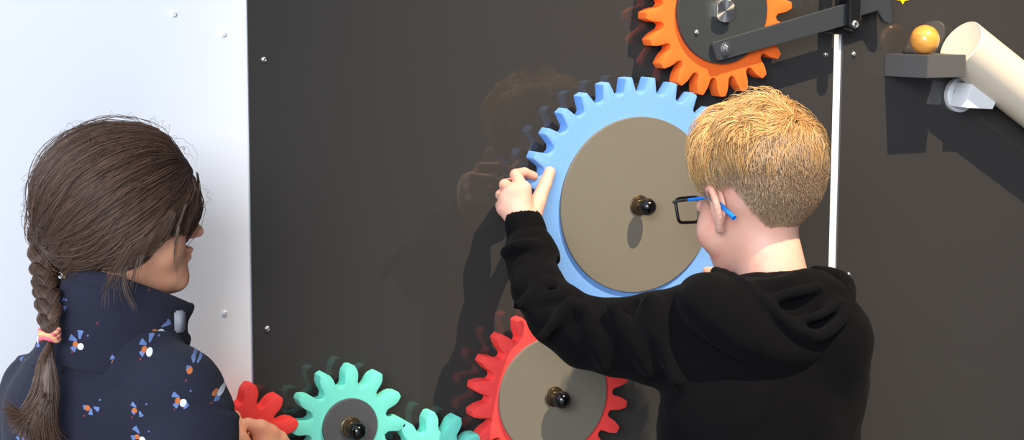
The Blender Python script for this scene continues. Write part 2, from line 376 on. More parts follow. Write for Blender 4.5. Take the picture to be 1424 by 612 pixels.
def surfnet(f, lo, hi, h):
    lo = np.array(lo, float); hi = np.array(hi, float); n = np.ceil((hi-lo)/h).astype(int)+1
    c = 4; n = ((n-1)//c+1)*c+1
    nc = (n-1)//c+1
    ax = [lo[i]+h*c*np.arange(nc[i]) for i in range(3)]
    G = np.stack(np.meshgrid(*ax, indexing='ij'), -1).reshape(-1, 3).astype(f32)
    vc = f(G).reshape(nc)
    # blocks that may hold the surface
    b = np.abs(vc) < h*c*2.2
    blk = np.zeros(nc-1, bool)
    for dx in (0, 1):
        for dy in (0, 1):
            for dz in (0, 1): blk |= b[dx:dx+nc[0]-1, dy:dy+nc[1]-1, dz:dz+nc[2]-1]
    m = np.zeros(n, bool)
    up = np.repeat(np.repeat(np.repeat(blk, c, 0), c, 1), c, 2)
    for dx in (0, 1):
        for dy in (0, 1):
            for dz in (0, 1): m[dx:dx+n[0]-1, dy:dy+n[1]-1, dz:dz+n[2]-1] |= up
    # background sign from coarse grid
    v = np.empty(n, f32)
    v[:] = 1
    vs = np.repeat(np.repeat(np.repeat(vc, c, 0), c, 1), c, 2)[:n[0], :n[1], :n[2]]
    v[:vs.shape[0], :vs.shape[1], :vs.shape[2]] = np.sign(vs)
    I = np.argwhere(m); 
    for s in range(0, len(I), 400000):
        J = I[s:s+400000]; v[J[:, 0], J[:, 1], J[:, 2]] = f((lo+J*h).astype(f32))
    ins = v < 0
    N = n-1
    cnt = np.zeros(N, np.int8)
    cs = [(a, b_, c_) for a in (0, 1) for b_ in (0, 1) for c_ in (0, 1)]
    for a, b_, c_ in cs: cnt += ins[a:a+N[0], b_:b_+N[1], c_:c_+N[2]]
    act = (cnt > 0) & (cnt < 8) & up[:N[0], :N[1], :N[2]]
    idx = np.full(N, -1, np.int64); C = np.argwhere(act); idx[act] = np.arange(len(C))
    acc = np.zeros((len(C), 3)); w_ = np.zeros(len(C))
    for a in cs:
        for ax_ in range(3):
            if a[ax_]: continue
            b2 = list(a); b2[ax_] = 1
            va = v[C[:, 0]+a[0], C[:, 1]+a[1], C[:, 2]+a[2]]; vb = v[C[:, 0]+b2[0], C[:, 1]+b2[1], C[:, 2]+b2[2]]
            x = (va < 0) != (vb < 0); t = np.where(x, va/(va-vb+1e-20), 0)
            p = np.tile(np.array(a, float), (len(C), 1)); p[:, ax_] = t
            acc += p*x[:, None]; w_ += x
    V = lo+(C+acc/w_[:, None])*h
    F = []
    for ax_ in range(3):
        o = [i for i in range(3) if i != ax_]
        sl0 = [slice(None)]*3; sl1 = [slice(None)]*3; sl0[ax_] = slice(0, -1); sl1[ax_] = slice(1, None)
        ch = ins[tuple(sl0)] != ins[tuple(sl1)]
        E_ = np.argwhere(ch); ok = (E_[:, o[0]] > 0) & (E_[:, o[1]] > 0) & (E_[:, o[0]] < N[o[0]]) & (E_[:, o[1]] < N[o[1]]); E_ = E_[ok]
        def g(d0, d1):
            q = E_.copy(); q[:, o[0]] += d0; q[:, o[1]] += d1; return idx[q[:, 0], q[:, 1], q[:, 2]]
        Q = np.c_[g(-1, -1), g(0, -1), g(0, 0), g(-1, 0)]
        fl_ = ins[E_[:, 0], E_[:, 1], E_[:, 2]]
        if ax_ == 1: fl_ = ~fl_
        Q[~fl_] = Q[~fl_][:, ::-1]; F.append(Q)
    F = np.vstack(F); F = F[(F >= 0).all(1)]
    return V, F
def sdf_mesh(f, lo, hi, h): return mesh_np(*surfnet(f, lo, hi, h))
def merge_vf(L):
    V = []; F = []; o = 0
    for v, f_ in L: V.append(v); F.append(f_+o); o += len(v)
    return np.vstack(V), np.vstack(F)
def tubes(paths, r0, r1, sides=3, flat=1.0):
    """paths (N, K, 3) -> one mesh of thin tapering strands; r0/r1 scalar or (N,)"""
    P = np.asarray(paths, float); N, K, _ = P.shape
    T = np.gradient(P, axis=1); T /= np.linalg.norm(T, axis=2, keepdims=True)+1e-12
    up = np.array([.3, .2, .93]); Bn = np.cross(T, up); Bn /= np.linalg.norm(Bn, axis=2, keepdims=True)+1e-12; Nn = np.cross(Bn, T)
    r0 = np.broadcast_to(r0, (N,)); r1 = np.broadcast_to(r1, (N,))
    t = np.linspace(0, 1, K)[None]; r = r0[:, None]*(1-t**2)+r1[:, None]*t**2
    ang = np.arange(sides)*2*math.pi/sides
    V = P[:, :, None]+r[:, :, None, None]*(Bn[:, :, None]*np.cos(ang)[None, None, :, None]+Nn[:, :, None]*np.sin(ang)[None, None, :, None])
    V = V.reshape(-1, 3)
    n, k, s = np.meshgrid(np.arange(N), np.arange(K-1), np.arange(sides), indexing='ij'); s2 = (s+1) % sides
    b = (n*K+k)*sides
    F = np.stack([b+s, b+s2, b+sides+s2, b+sides+s], -1).reshape(-1, 4)
    return V, F
def frame(fwd, tilt, roll=0):
    """rows: right, forward, up (world)"""
    f_ = np.array([fwd[0], fwd[1], 0.]); f_ /= np.linalg.norm(f_); r = np.cross(f_, [0, 0, 1]); u = np.array([0, 0, 1.])
    f2 = f_*math.cos(tilt)-u*math.sin(tilt); u2 = u*math.cos(tilt)+f_*math.sin(tilt)
    r3 = r*math.cos(roll)+u2*math.sin(roll); u3 = u2*math.cos(roll)-r*math.sin(roll)
    return np.array([r3, f2, u3])

# ------------------------------------------------------------------ materials of people
def skin(name, col):
    k = NT(name); b = k.b; b.inputs['Roughness'].default_value = .5; b.inputs['Specular IOR Level'].default_value = .35
    b.inputs['Subsurface Weight'].default_value = .18; b.inputs['Subsurface Radius'].default_value = (1, .35, .2); b.inputs['Subsurface Scale'].default_value = .006
    tc = k.n('ShaderNodeTexCoord'); nz = k.n('ShaderNodeTexNoise'); nz.inputs['Scale'].default_value = 28; nz.inputs['Detail'].default_value = 4; k.l(tc.outputs['Object'], nz.inputs['Vector'])
    c = lin(col); c2 = (c[0]*.97, c[1]*.80, c[2]*.78, 1)
    f_ = k.n('ShaderNodeMapRange'); f_.inputs[1].default_value = .4; f_.inputs[2].default_value = .7; k.l(nz.outputs['Fac'], f_.inputs[0])
    k.l(k.mix(f_.outputs[0], c, c2), b.inputs['Base Color'])
    n2 = k.n('ShaderNodeTexNoise'); n2.inputs['Scale'].default_value = 900; k.l(tc.outputs['Object'], n2.inputs['Vector'])
    bp = k.n('ShaderNodeBump'); bp.inputs['Strength'].default_value = .12; bp.inputs['Distance'].default_value = .0005; k.l(n2.outputs['Fac'], bp.inputs['Height']); k.l(bp.outputs[0], b.inputs['Normal'])
    return k.m
M['skin_boy'] = skin('fair_skin', (224, 174, 154)); M['skin_girl'] = skin('light_tan_skin', (236, 176, 142))
def hairmat(name, a, b_, c_, rough=.38, cap_=False):
    k = NT(name); b = k.b; b.inputs['Roughness'].default_value = rough; b.inputs['Specular IOR Level'].default_value = .5
    g = k.n('ShaderNodeNewGeometry'); tc = k.n('ShaderNodeTexCoord'); nz = k.n('ShaderNodeTexNoise'); nz.inputs['Scale'].default_value = 45 if not cap_ else 160; k.l(tc.outputs['Object'], nz.inputs['Vector'])
    src = nz.outputs['Fac'] if cap_ else g.outputs['Random Per Island']
    r = k.n('ShaderNodeValToRGB'); k.l(src, r.inputs[0]); r.color_ramp.elements[0].color = lin(a); r.color_ramp.elements[1].color = lin(b_)
    e = r.color_ramp.elements.new(.5); e.color = lin(c_)
    k.l(k.mix(nz.outputs['Fac'], r.outputs[0], lin(c_)), b.inputs['Base Color'])
    return k.m
M['hair_blond'] = hairmat('blond_hair', (142, 100, 54), (246, 214, 156), (206, 160, 100))
M['hair_blond_short'] = hairmat('short_dark_blond_hair', (150, 124, 98), (212, 182, 148), (182, 152, 120), cap_=False)
M['cap_blond'] = hairmat('blond_undercoat', (140, 108, 74), (180, 144, 104), (160, 126, 88), .6, True)
M['hair_brown'] = hairmat('brown_hair', (46, 33, 28), (136, 106, 86), (88, 66, 54), .38)
M['cap_brown'] = hairmat('brown_undercoat', (34, 22, 16), (60, 42, 30), (46, 31, 22), .55, True)
def cloth(name, col, sheen=.25):
    k = NT(name); b = k.b; b.inputs['Roughness'].default_value = .9; b.inputs['Specular IOR Level'].default_value = .08; b.inputs['Sheen Weight'].default_value = sheen; b.inputs['Sheen Roughness'].default_value = .6
    tc = k.n('ShaderNodeTexCoord'); nz = k.n('ShaderNodeTexNoise'); nz.inputs['Scale'].default_value = 700; nz.inputs['Detail'].default_value = 2; k.l(tc.outputs['Object'], nz.inputs['Vector'])
    n2 = k.n('ShaderNodeTexNoise'); n2.inputs['Scale'].default_value = 14; k.l(tc.outputs['Object'], n2.inputs['Vector'])
    c = lin(col); k.l(k.mix(n2.outputs['Fac'], tuple(x*.85 for x in c[:3])+(1,), tuple(x*1.15 for x in c[:3])+(1,)), b.inputs['Base Color'])
    bp = k.n('ShaderNodeBump'); bp.inputs['Strength'].default_value = .35; bp.inputs['Distance'].default_value = .0006; k.l(nz.outputs['Fac'], bp.inputs['Height']); k.l(bp.outputs[0], b.inputs['Normal'])
    return k
M['hoodie'] = cloth('black_jersey', (7, 6, 8), .012).m
M['trouser'] = cloth('dark_denim', (40, 48, 64)).m
M['shoe'] = simple('grey_canvas', (90, 90, 96), .8)
# navy jacket with printed flowers, laid out in the cloth's own coordinates (attribute "cloth_uv")
k = cloth('navy_jersey_with_flower_print', (41, 42, 56), .06)
at_ = k.n('ShaderNodeAttribute'); at_.attribute_name = 'cloth_uv'
S_ = 21.5
sc_ = k.n('ShaderNodeVectorMath', operation='SCALE'); k.l(at_.outputs['Vector'], sc_.inputs[0]); sc_.inputs['Scale'].default_value = S_
vo = k.n('ShaderNodeTexVoronoi'); vo.voronoi_dimensions = '2D'; vo.inputs['Scale'].default_value = 1; vo.inputs['Randomness'].default_value = .75; k.l(sc_.outputs[0], vo.inputs['Vector'])
sb = k.n('ShaderNodeVectorMath', operation='SUBTRACT'); k.l(sc_.outputs[0], sb.inputs[0]); k.l(vo.outputs['Position'], sb.inputs[1])
xy = k.n('ShaderNodeSeparateXYZ'); k.l(sb.outputs[0], xy.inputs[0]); cc = k.n('ShaderNodeSeparateColor'); k.l(vo.outputs['Color'], cc.inputs[0])
X, Y = xy.outputs[0], xy.outputs[1]
r_ = k.math('SQRT', k.math('ADD', k.math('MULTIPLY', X, X), k.math('MULTIPLY', Y, Y)))
th = k.math('ADD', k.math('ARCTAN2', Y, X), k.math('MULTIPLY', cc.outputs[0], 6.28))
def dot(dx, dy, rad):
    a = k.math('SUBTRACT', X, dx); b = k.math('SUBTRACT', Y, dy)
    return k.math('LESS_THAN', k.math('ADD', k.math('MULTIPLY', a, a), k.math('MULTIPLY', b, b)), rad*rad)
pet = k.math('GREATER_THAN', k.math('SINE', k.math('MULTIPLY', th, 5)), .1)      # radial petals
pet = k.math('MULTIPLY', pet, k.math('MULTIPLY', k.math('LESS_THAN', r_, k.math('MULTIPLY_ADD', cc.outputs[1], .10, .17)), k.math('GREATER_THAN', r_, .06)))
pet = k.math('MULTIPLY', pet, k.math('GREATER_THAN', k.math('SINE', th), -.35))
has = k.math('GREATER_THAN', cc.outputs[2], .22)
pet = k.math('MULTIPLY', pet, has)
base = k.b.inputs['Base Color'].links[0].from_socket
nzp = k.n('ShaderNodeTexNoise'); nzp.inputs['Scale'].default_value = 6; k.l(sc_.outputs[0], nzp.inputs['Vector'])
col = k.mix(pet, base, k.mix(nzp.outputs['Fac'], lin((70, 92, 150)), lin((128, 152, 200))))
col = k.mix(k.math('MULTIPLY', dot(.03, -.10, .072), k.math('MULTIPLY', has, k.math('GREATER_THAN', cc.outputs[1], .35))), col, lin((222, 224, 232)))
col = k.mix(k.math('MULTIPLY', dot(-.09, -.05, .060), has), col, lin((196, 112, 66)))
col = k.mix(k.math('MULTIPLY', dot(.19, .13, .022), has), col, lin((96, 116, 168)))
col = k.mix(dot(-.16, -.22, .022), col, lin((132, 60, 62)))
k.l(col, k.b.inputs['Base Color']); M['jacket'] = k.m

# ------------------------------------------------------------------ a child's head in its own frame (x right, y forward, z up)
def head_sdf(Q, ears=True, neck_b=(0, -.045, -.16), neck_r=.046, slim=1.0, cr=((0, -.010, .032), (.0715, .088, .075)), eo=1.0):
    cran = ell(Q, *cr)
    face = ell(Q, (0, .030, -.022), (.056*slim, .051, .068))
    jaw = ell(Q, (0, .050, -.070), (.028, .030, .024))
    d = U(.028, cran, face, jaw)
    d = smin(d, ell(Q, (.036, .046, -.030), (.026, .026, .028)), .016); d = smin(d, ell(Q, (-.036, .046, -.030), (.026, .026, .028)), .016)
    d = smin(d, ell(Q, (0, .070, -.080), (.016, .012, .012)), .012)                      # chin
    d = smin(d, cap(Q, (-.026, .070, .022), (.026, .070, .022), .008), .012)             # brow
    for s in (-1, 1):
        d = smax(d, -ell(Q, (s*.029, .0885, .006), (.015, .012, .009)), .010)            # eye socket
        d = smin(d, ell(Q, (s*.029, .0720, .006), (.0125, .0110, .0105)), .003)          # eyeball under lids
        d = smin(d, ell(Q, (s*.008, .0885, -.026), (.006, .007, .0055)), .004)           # nostril wing
    d = smin(d, chain(Q, [(0, .076, .006), (0, .086, -.010), (0, .0985, -.0235)], [.006, .006, .0075], .006), .009)
    d = smin(d, ell(Q, (0, .0838, -.0445), (.017, .0070, .0048)), .0045)                  # lips
    d = smin(d, ell(Q, (0, .0815, -.0535), (.0145, .0070, .0052)), .0045)
    d = smax(d, -cap(Q, (-.017, .0912, -.0490), (.017, .0912, -.0490), .0016), .003)
    d = smin(d, chain(Q, [(0, -.012, -.035), neck_b], [.045, neck_r], .01), .022)
    if ears:
        for s in (-1, 1):
            hx = [(s*.066, .004, -.002), (s*.071, .010, .016), (s*.080, .002, .028), (s*.086, -.012, .026), (s*.087, -.019, .010), (s*.081, -.015, -.010), (s*.073, -.004, -.026), (s*.067, .002, -.024)]
            hx = crom([(s*(.066+(abs(x)-.066)*eo), y, z) for x, y, z in hx], 3)
            e = chain(Q, hx, [.0046]*len(hx), .002)
            e = smin(e, ell(Q, (s*(.0745-.004*(1-eo)), -.006, .004), (.0045, .015, .026), frame((0.93*s*0+0, 1), 0)), .004)
            e = smin(e, ell(Q, (s*.0705, -.001, -.024), (.006, .007, .0085)), .004)
            d = smin(d, e, .004)
    return d
def in_frame(fn, c, R3):
    R3 = np.asarray(R3, f32); c = np.asarray(c, f32)
    return lambda P: fn((P-c)@R3.T)
def hand_sdf(P, w, mcp, fingers, thumb, rp=.0125, rf=.0070, rt=.0082):
    d = None
    for m in mcp:
        e = cap(P, w, m, rp*1.15, rp*.86); d = e if d is None else smin(d, e, .010)
    for a, b in zip(mcp[:-1], mcp[1:]): d = smin(d, cap(P, a, b, rp*.80), .006)
    for m, fg in zip(mcp, fingers):
        pts = [m]+list(fg); n = len(pts); rs = [rf*1.25]+[rf*(1.05-.10*i) for i in range(n-1)]
        e = chain(P, pts, rs, .0015)
        d = smin(d, e, .0025)
    pts = list(thumb); e = chain(P, pts, [rp*1.1, rt*1.25, rt*1.02, rt*.92], .003); d = smin(d, e, .005)
    return d

# ------------------------------------------------------------------ hair helpers
def unit(v): return v/(np.linalg.norm(v, axis=-1, keepdims=True)+1e-12)
def hairline(s, pts):
    """how far (degrees) a scalp direction lies above the hairline"""
    phi = np.degrees(np.arctan2(np.abs(s[..., 0]), s[..., 1])); el = np.degrees(np.arcsin(np.clip(s[..., 2], -1, 1)))
    x, y = zip(*pts); return el-np.interp(phi, x, y)
def cap_mesh(c, rad, line, off, n=150, R3=None, org=None):
    th_ = np.linspace(0, math.pi, n); ph = np.linspace(0, 2*math.pi, 2*n, endpoint=False)
    T, Pp = np.meshgrid(th_, ph, indexing='ij'); s = np.stack([np.sin(T)*np.cos(Pp), np.sin(T)*np.sin(Pp), np.cos(T)], -1)
    h = hairline(s, line); keep = h > -4
    o = off(s, h); V = (np.array(c)+s*np.array(rad)*(1+o[..., None])).reshape(-1, 3)
    i, j = np.meshgrid(np.arange(n-1), np.arange(2*n), indexing='ij'); j2 = (j+1) % (2*n)
    kf = keep[:-1] & keep[1:] & np.roll(keep, -1, 1)[:-1] & np.roll(keep, -1, 1)[1:]
    F = np.stack([i*2*n+j, (i+1)*2*n+j, (i+1)*2*n+j2, i*2*n+j2], -1)[kf]
    return (V@R3+org), F
# ================================================================== the boy
BS = .93
BH = A(1051, 252, .30); BH[2] = 1.124
BR = frame((-.17, .985), R_(9))
boy = empty('person', (1.30, -.38, 0))
tag(boy, 'boy with short blond hair, blue glasses and black hoodie reaching for the big blue gear', 'person')
def wl(q): return (np.array(q)*BS)@BR+BH                                   # head frame -> world
h_lo, h_hi = BH-np.array([.15, .17, .20]), BH+np.array([.15, .17, .15])
parts = [surfnet(in_frame(lambda Q: head_sdf(Q/BS, True, (0, -.035, -.17), .049, cr=((0, -.010, .040), (.0700, .088, .082)), eo=1.12)*BS, BH, BR), h_lo, h_hi, .0020)]
# left hand on the rim of the blue gear
W = A(731, 320, .086)
mc = [A(727, 263, .074), A(714, 267, .071), A(706, 276, .066), A(702, 289, .062)]
fg = [[A(717, 243, .054), A(729, 240, .040), A(742, 245, .034)], [A(702, 257, .050), A(708, 255, .030), A(720, 262, .022)],
      [A(697, 271, .046), A(703, 273, .027), A(716, 279, .020)], [A(697, 286, .044), A(702, 289, .027), A(713, 294, .020)]]
tb = [A(738, 306, .084), A(748, 280, .066), A(758, 256, .052), A(764.5, 239.5, .0475)]
arm = lambda P: smin(hand_sdf(P, W, mc, fg, tb, .0125, .0074, .0086), cap(P, W, A(742, 390, .15), .0185, .025), .012)
hl_, hh_ = np.min([W]+mc, 0)-.07, np.max([W]+mc+tb, 0)+np.array([.03, .04, .04]); hl_[1] = W[1]-.10; hh_[1] = -.008
parts.append(surfnet(arm, hl_, hh_, .0014))
# right hand resting on the lower right rim of the blue gear, mostly hidden by the hood
W2 = A(1010, 402, .10)
mc2 = [A(992, 386, .075), A(998, 394, .072), A(1004, 403, .068), A(1010, 411, .064)]
fg2 = [[A(985, 379, .060), A(983, 381, .050), A(984, 385, .045)], [A(990, 390, .054), A(990, 393, .047), A(993, 397, .044)], [A(996, 399, .052), A(997, 403, .046), A(1000, 406, .044)], [A(1003, 408, .050), A(1004, 411, .046), A(1008, 414, .044)]]
tb2 = [A(1004, 392, .098), A(996, 383, .085), A(989, 380, .075), A(984, 378, .068)]
RE = A(1105, 520, .24)
arm2 = lambda P: smin(hand_sdf(P, W2, mc2, fg2, tb2, .0125, .0072, .0082), cap(P, W2, RE, .0185, .025), .012)
lo2 = np.min(mc2+tb2+[W2], 0)-np.array([.03, .08, .04]); hi2 = np.max(mc2+tb2+[W2], 0)+np.array([.06, .05, .03]); parts.append(surfnet(arm2, lo2, hi2, .0018))
# trunk and legs under the clothes
BC = A(1058, 560, .36); BT = frame((-.14, .99), 0)
SL, SRt = A(975, 455, .335), A(1150, 452, .395)
EL = A(775, 440, .225)
hipz = .62
def trunk(P):
    d = ell(P, (BC[0], BC[1], .76), (.105, .075, .20), BT)
    d = smin(d, cap(P, SL, SRt, .04), .05)
    d = smin(d, chain(P, [SL, A(860, 470, .27), A(778, 440, .22), A(742, 390, .15)], [.032, .026, .022, .018]), .03); d = smin(d, chain(P, [SRt, RE, W2], [.036, .028, .02]), .03)
    for s in (-1, 1):
        hp = np.array([BC[0], BC[1], hipz])+BT[0]*s*.055; kn = hp+np.array([0, .01, -.29]); an = hp+np.array([0, 0, -.56])
        d = smin(d, chain(P, [hp, kn, an], [.058, .042, .030]), .03)
        d = smin(d, cap(P, an+np.array([0, 0, -.03]), an+np.array([0, .10, -.045]), .025, .018), .02)
    return d
parts.append(surfnet(trunk, (.98, -.56, .005), (1.55, -.08, 1.06), .007))
V_, F_ = merge_vf(parts)
bb = link('body', mesh_np(V_, F_), M['skin_boy'], boy)
# --- hoodie
def hoodie(P):
    # body of the hoodie
    d = ell(P, (BC[0], BC[1], .70), (.146, .106, .31), BT)
    d = smin(d, ell(P, (BC[0]-.004, BC[1]+.0, .86), (.138, .098, .135), BT), .04)
    d = smin(d, chain(P, [A(985, 462, .335), A(1060, 442, .37), A(1142, 470, .40)], [.060, .060, .056]), .045)
    # right arm, bent forward in front of the body
    d = smin(d, chain(P, [A(1140, 476, .39), A(1146, 526, .355), RE, W2+np.array([.02, -.03, -.01])], [.054, .052, .044, .028]), .045)
    # left sleeve
    ctl = [(A(731, 316, .092), .0225), (A(734, 334, .101), .0222), (A(737, 345, .110), .0310), (A(739, 357, .118), .0335), (A(741, 375, .135), .0318), (A(750, 405, .170), .0345), (A(778, 440, .220), .0400), (A(815, 462, .245), .0450), (A(860, 470, .270), .0500), (A(915, 470, .300), .0590), (A(975, 462, .330), .064)]
    s = chain(P, [c for c, r in ctl], [r for c, r in ctl], .007)
    # sleeve folds: soft ridges across the sleeve
    for a, b, r in (((708, 352, .115), (768, 352, .100), .006),):
        pass
    ring = crom([A(704, 352, .112), A(716, 342, .138), A(742, 341, .145), A(766, 349, .118), A(771, 362, .100)], 4)
    s = smin(s, chain(P, list(ring), [.0078]*len(ring), .003), .006)
    cuts = [((786, 425, .268), (752, 452, .25)), ((800, 440, .285), (762, 470, .25)), ((770, 405, .222), (722, 408, .190)), ((782, 418, .25), (730, 432, .225)),
            ((868, 430, .305), (905, 505, .345)), ((880, 425, .300), (860, 500, .325)), ((926, 405, .33), (945, 500, .39)), ((935, 410, .35), (925, 470, .372))]
    for i, (a, b) in enumerate(cuts):
        s = smax(s, -cap(P, A(*a), A(*b), .0062, .0035), .010)
    folds = [((795, 420, .262), (752, 470, .262), .007), ((760, 398, .205), (718, 425, .205), .006), ((852, 428, .305), (905, 520, .345), .009), ((905, 418, .325), (938, 530, .38), .010), ((812, 428, .28), (840, 512, .30), .007)]
    for a, b, r in folds: s = smin(s, cap(P, A(*a), A(*b), r, r*.6), .016)
    d = smin(d, s, .022)
    d = d+.0022*noise3(P, 70, 3)+.0011*noise3(P, 160, 5)
    # armhole seam and side drape
    sm = crom([A(925, 404, .345), A(936, 430, .388), A(942, 470, .408), A(936, 520, .41)], 4)
    d = smax(d, -chain(P, list(sm), [.0018]*len(sm)), .006)
    for a, b in (((915, 545, .40), (935, 640, .43)), ((932, 540, .425), (955, 640, .45)), ((950, 500, .43), (985, 600, .46)), ((1060, 540, .475), (1050, 640, .48)), ((1120, 520, .48), (1135, 640, .48))):
        d = smax(d, -cap(P, A(*a), A(*b), .003, .005), .022)
    d = smax(d, P[:, 2]*-1+.60, .01)
    nk = chain(P, [wl((0, -.03, -.08)), wl((0, -.05, -.19))], [.052, .056])
    d = smax(d, -nk, .01)
    return d
hd = link('hoodie', sdf_mesh(hoodie, (1.00, -.56, .57), (1.60, -.05, 1.10), .0032), M['hoodie'], boy); hd['label'] = 'plain black hooded sweatshirt'
# ribbed cuff
cf = crom([A(728, 309, .088), A(731, 318, .093), A(735, 334, .100)], 5)
def cuff(P):
    d = chain(P, list(cf), list(np.linspace(.0235, .0252, len(cf))), .004); q = P-A(731, 320, .094); ang = np.arctan2(q[:, 1]*.9+q[:, 2]*.3, q[:, 0])
    d = d+.0006*np.sin(ang*44)
    return smax(d, -cap(P, A(727, 296, .084), A(731, 322, .094), .0205, .0215), .002)
cu = link('cuff', sdf_mesh(cuff, cf.min(0)-.032, cf.max(0)+.032, .0014), M['hoodie'], hd)
# --- hood lying on the back
def hood(P):
    rim = crom([A(*q) for q in [(996, 379, .345), (1028, 392, .395), (1058, 414, .425), (1084, 438, .446), (1110, 459, .458), (1136, 467, .462), (1162, 453, .458), (1179, 426, .446), (1182, 401, .422), (1169, 386, .395), (1145, 379, .365), (1118, 377, .335)]], 3)
    low = crom([A(*q) for q in [(972, 412, .352), (984, 424, .385), (1010, 452, .412), (1050, 476, .430), (1092, 488, .436), (1135, 474, .434), (1162, 445, .425)]], 3)
    # the slack bag of the hood, hanging below its rim
    bag = chain(P, list(low), list(np.interp(np.linspace(0, 1, len(low)), [0, .25, .7, 1], [.026, .028, .024, .018])), .006)
    bag = U(.03, bag, ell(P, A(1010, 424, .378), (.050, .045, .034)), ell(P, A(1062, 440, .395), (.060, .044, .040)))
    fill = U(.02, ell(P, A(1128, 426, .402), (.050, .043, .046)), ell(P, A(1085, 412, .385), (.050, .040, .032)))
    d = smin(bag, fill, .012)
    d = smax(d, -chain(P, list(rim+np.array([.004, .0, .011])), [.0035]*len(rim), .002), .010)
    d = smin(d, chain(P, list(rim), [.0075]*len(rim), .003), .005)
    for q, r in ((((1050, 400, .405), (1082, 394, .412), (1118, 386, .402)), .0075), (((1068, 420, .430), (1100, 408, .440), (1138, 400, .436)), .0060), (((1108, 446, .452), (1140, 438, .455), (1168, 420, .444)), .0055), (((1120, 392, .41), (1146, 396, .425), (1166, 402, .425)), .0065)):
        c_ = crom([A(*x) for x in q], 4); d = smin(d, chain(P, list(c_), [r]*len(c_), .003), .007)
    for q in (((1094, 404, .455), (1102, 430, .462), (1106, 452, .468)), ((1000, 398, .42), (1040, 430, .45), (1080, 462, .468)), ((985, 416, .42), (1020, 455, .45), (1062, 488, .468))):
        c_ = crom([A(*x) for x in q], 4); d = smax(d, -chain(P, list(c_), [.0026]*len(c_), .002), .008)
    nk = chain(P, [wl((0, -.03, -.07)), wl((0, -.045, -.175))], [.0525, .054]); d = smax(d, -nk, .004)
    return d+.0012*noise3(P, 110, 9)
link('hood', sdf_mesh(hood, (1.12, -.56, .90), (1.50, -.20, 1.085), .0026), M['hoodie'], hd)
def legs(P):
    d = None
    for s in (-1, 1):
        hp = np.array([BC[0], BC[1], hipz])+BT[0]*s*.06; kn = hp+np.array([0, .01, -.29]); an = hp+np.array([0, 0, -.535])
        e = chain(P, [hp, kn, an], [.078, .060, .052]); d = e if d is None else smin(d, e, .02)
    d = smin(d, ell(P, (BC[0], BC[1], .62), (.115, .088, .10), BT), .03)
    return smax(d+.003*noise3(P, 60, 2), .05-P[:, 2], .005)
link('trousers', sdf_mesh(legs, (1.10, -.52, .03), (1.50, -.22, .74), .008), M['trouser'], boy)
for s in (-1, 1):
    an = np.array([BC[0], BC[1], 0])+BT[0]*s*.06
    def shoe(P, an=an):
        d = smin(ell(P, an+np.array([0, .03, .035]), (.038, .105, .045)), cap(P, an+np.array([0, -.03, .06]), an+np.array([0, -.03, .03]), .036), .02); return smax(d, .001-P[:, 2], .004)
    link('shoe', sdf_mesh(shoe, an+np.array([-.06, -.12, -.01]), an+np.array([.06, .16, .12]), .005), M['shoe'], boy)
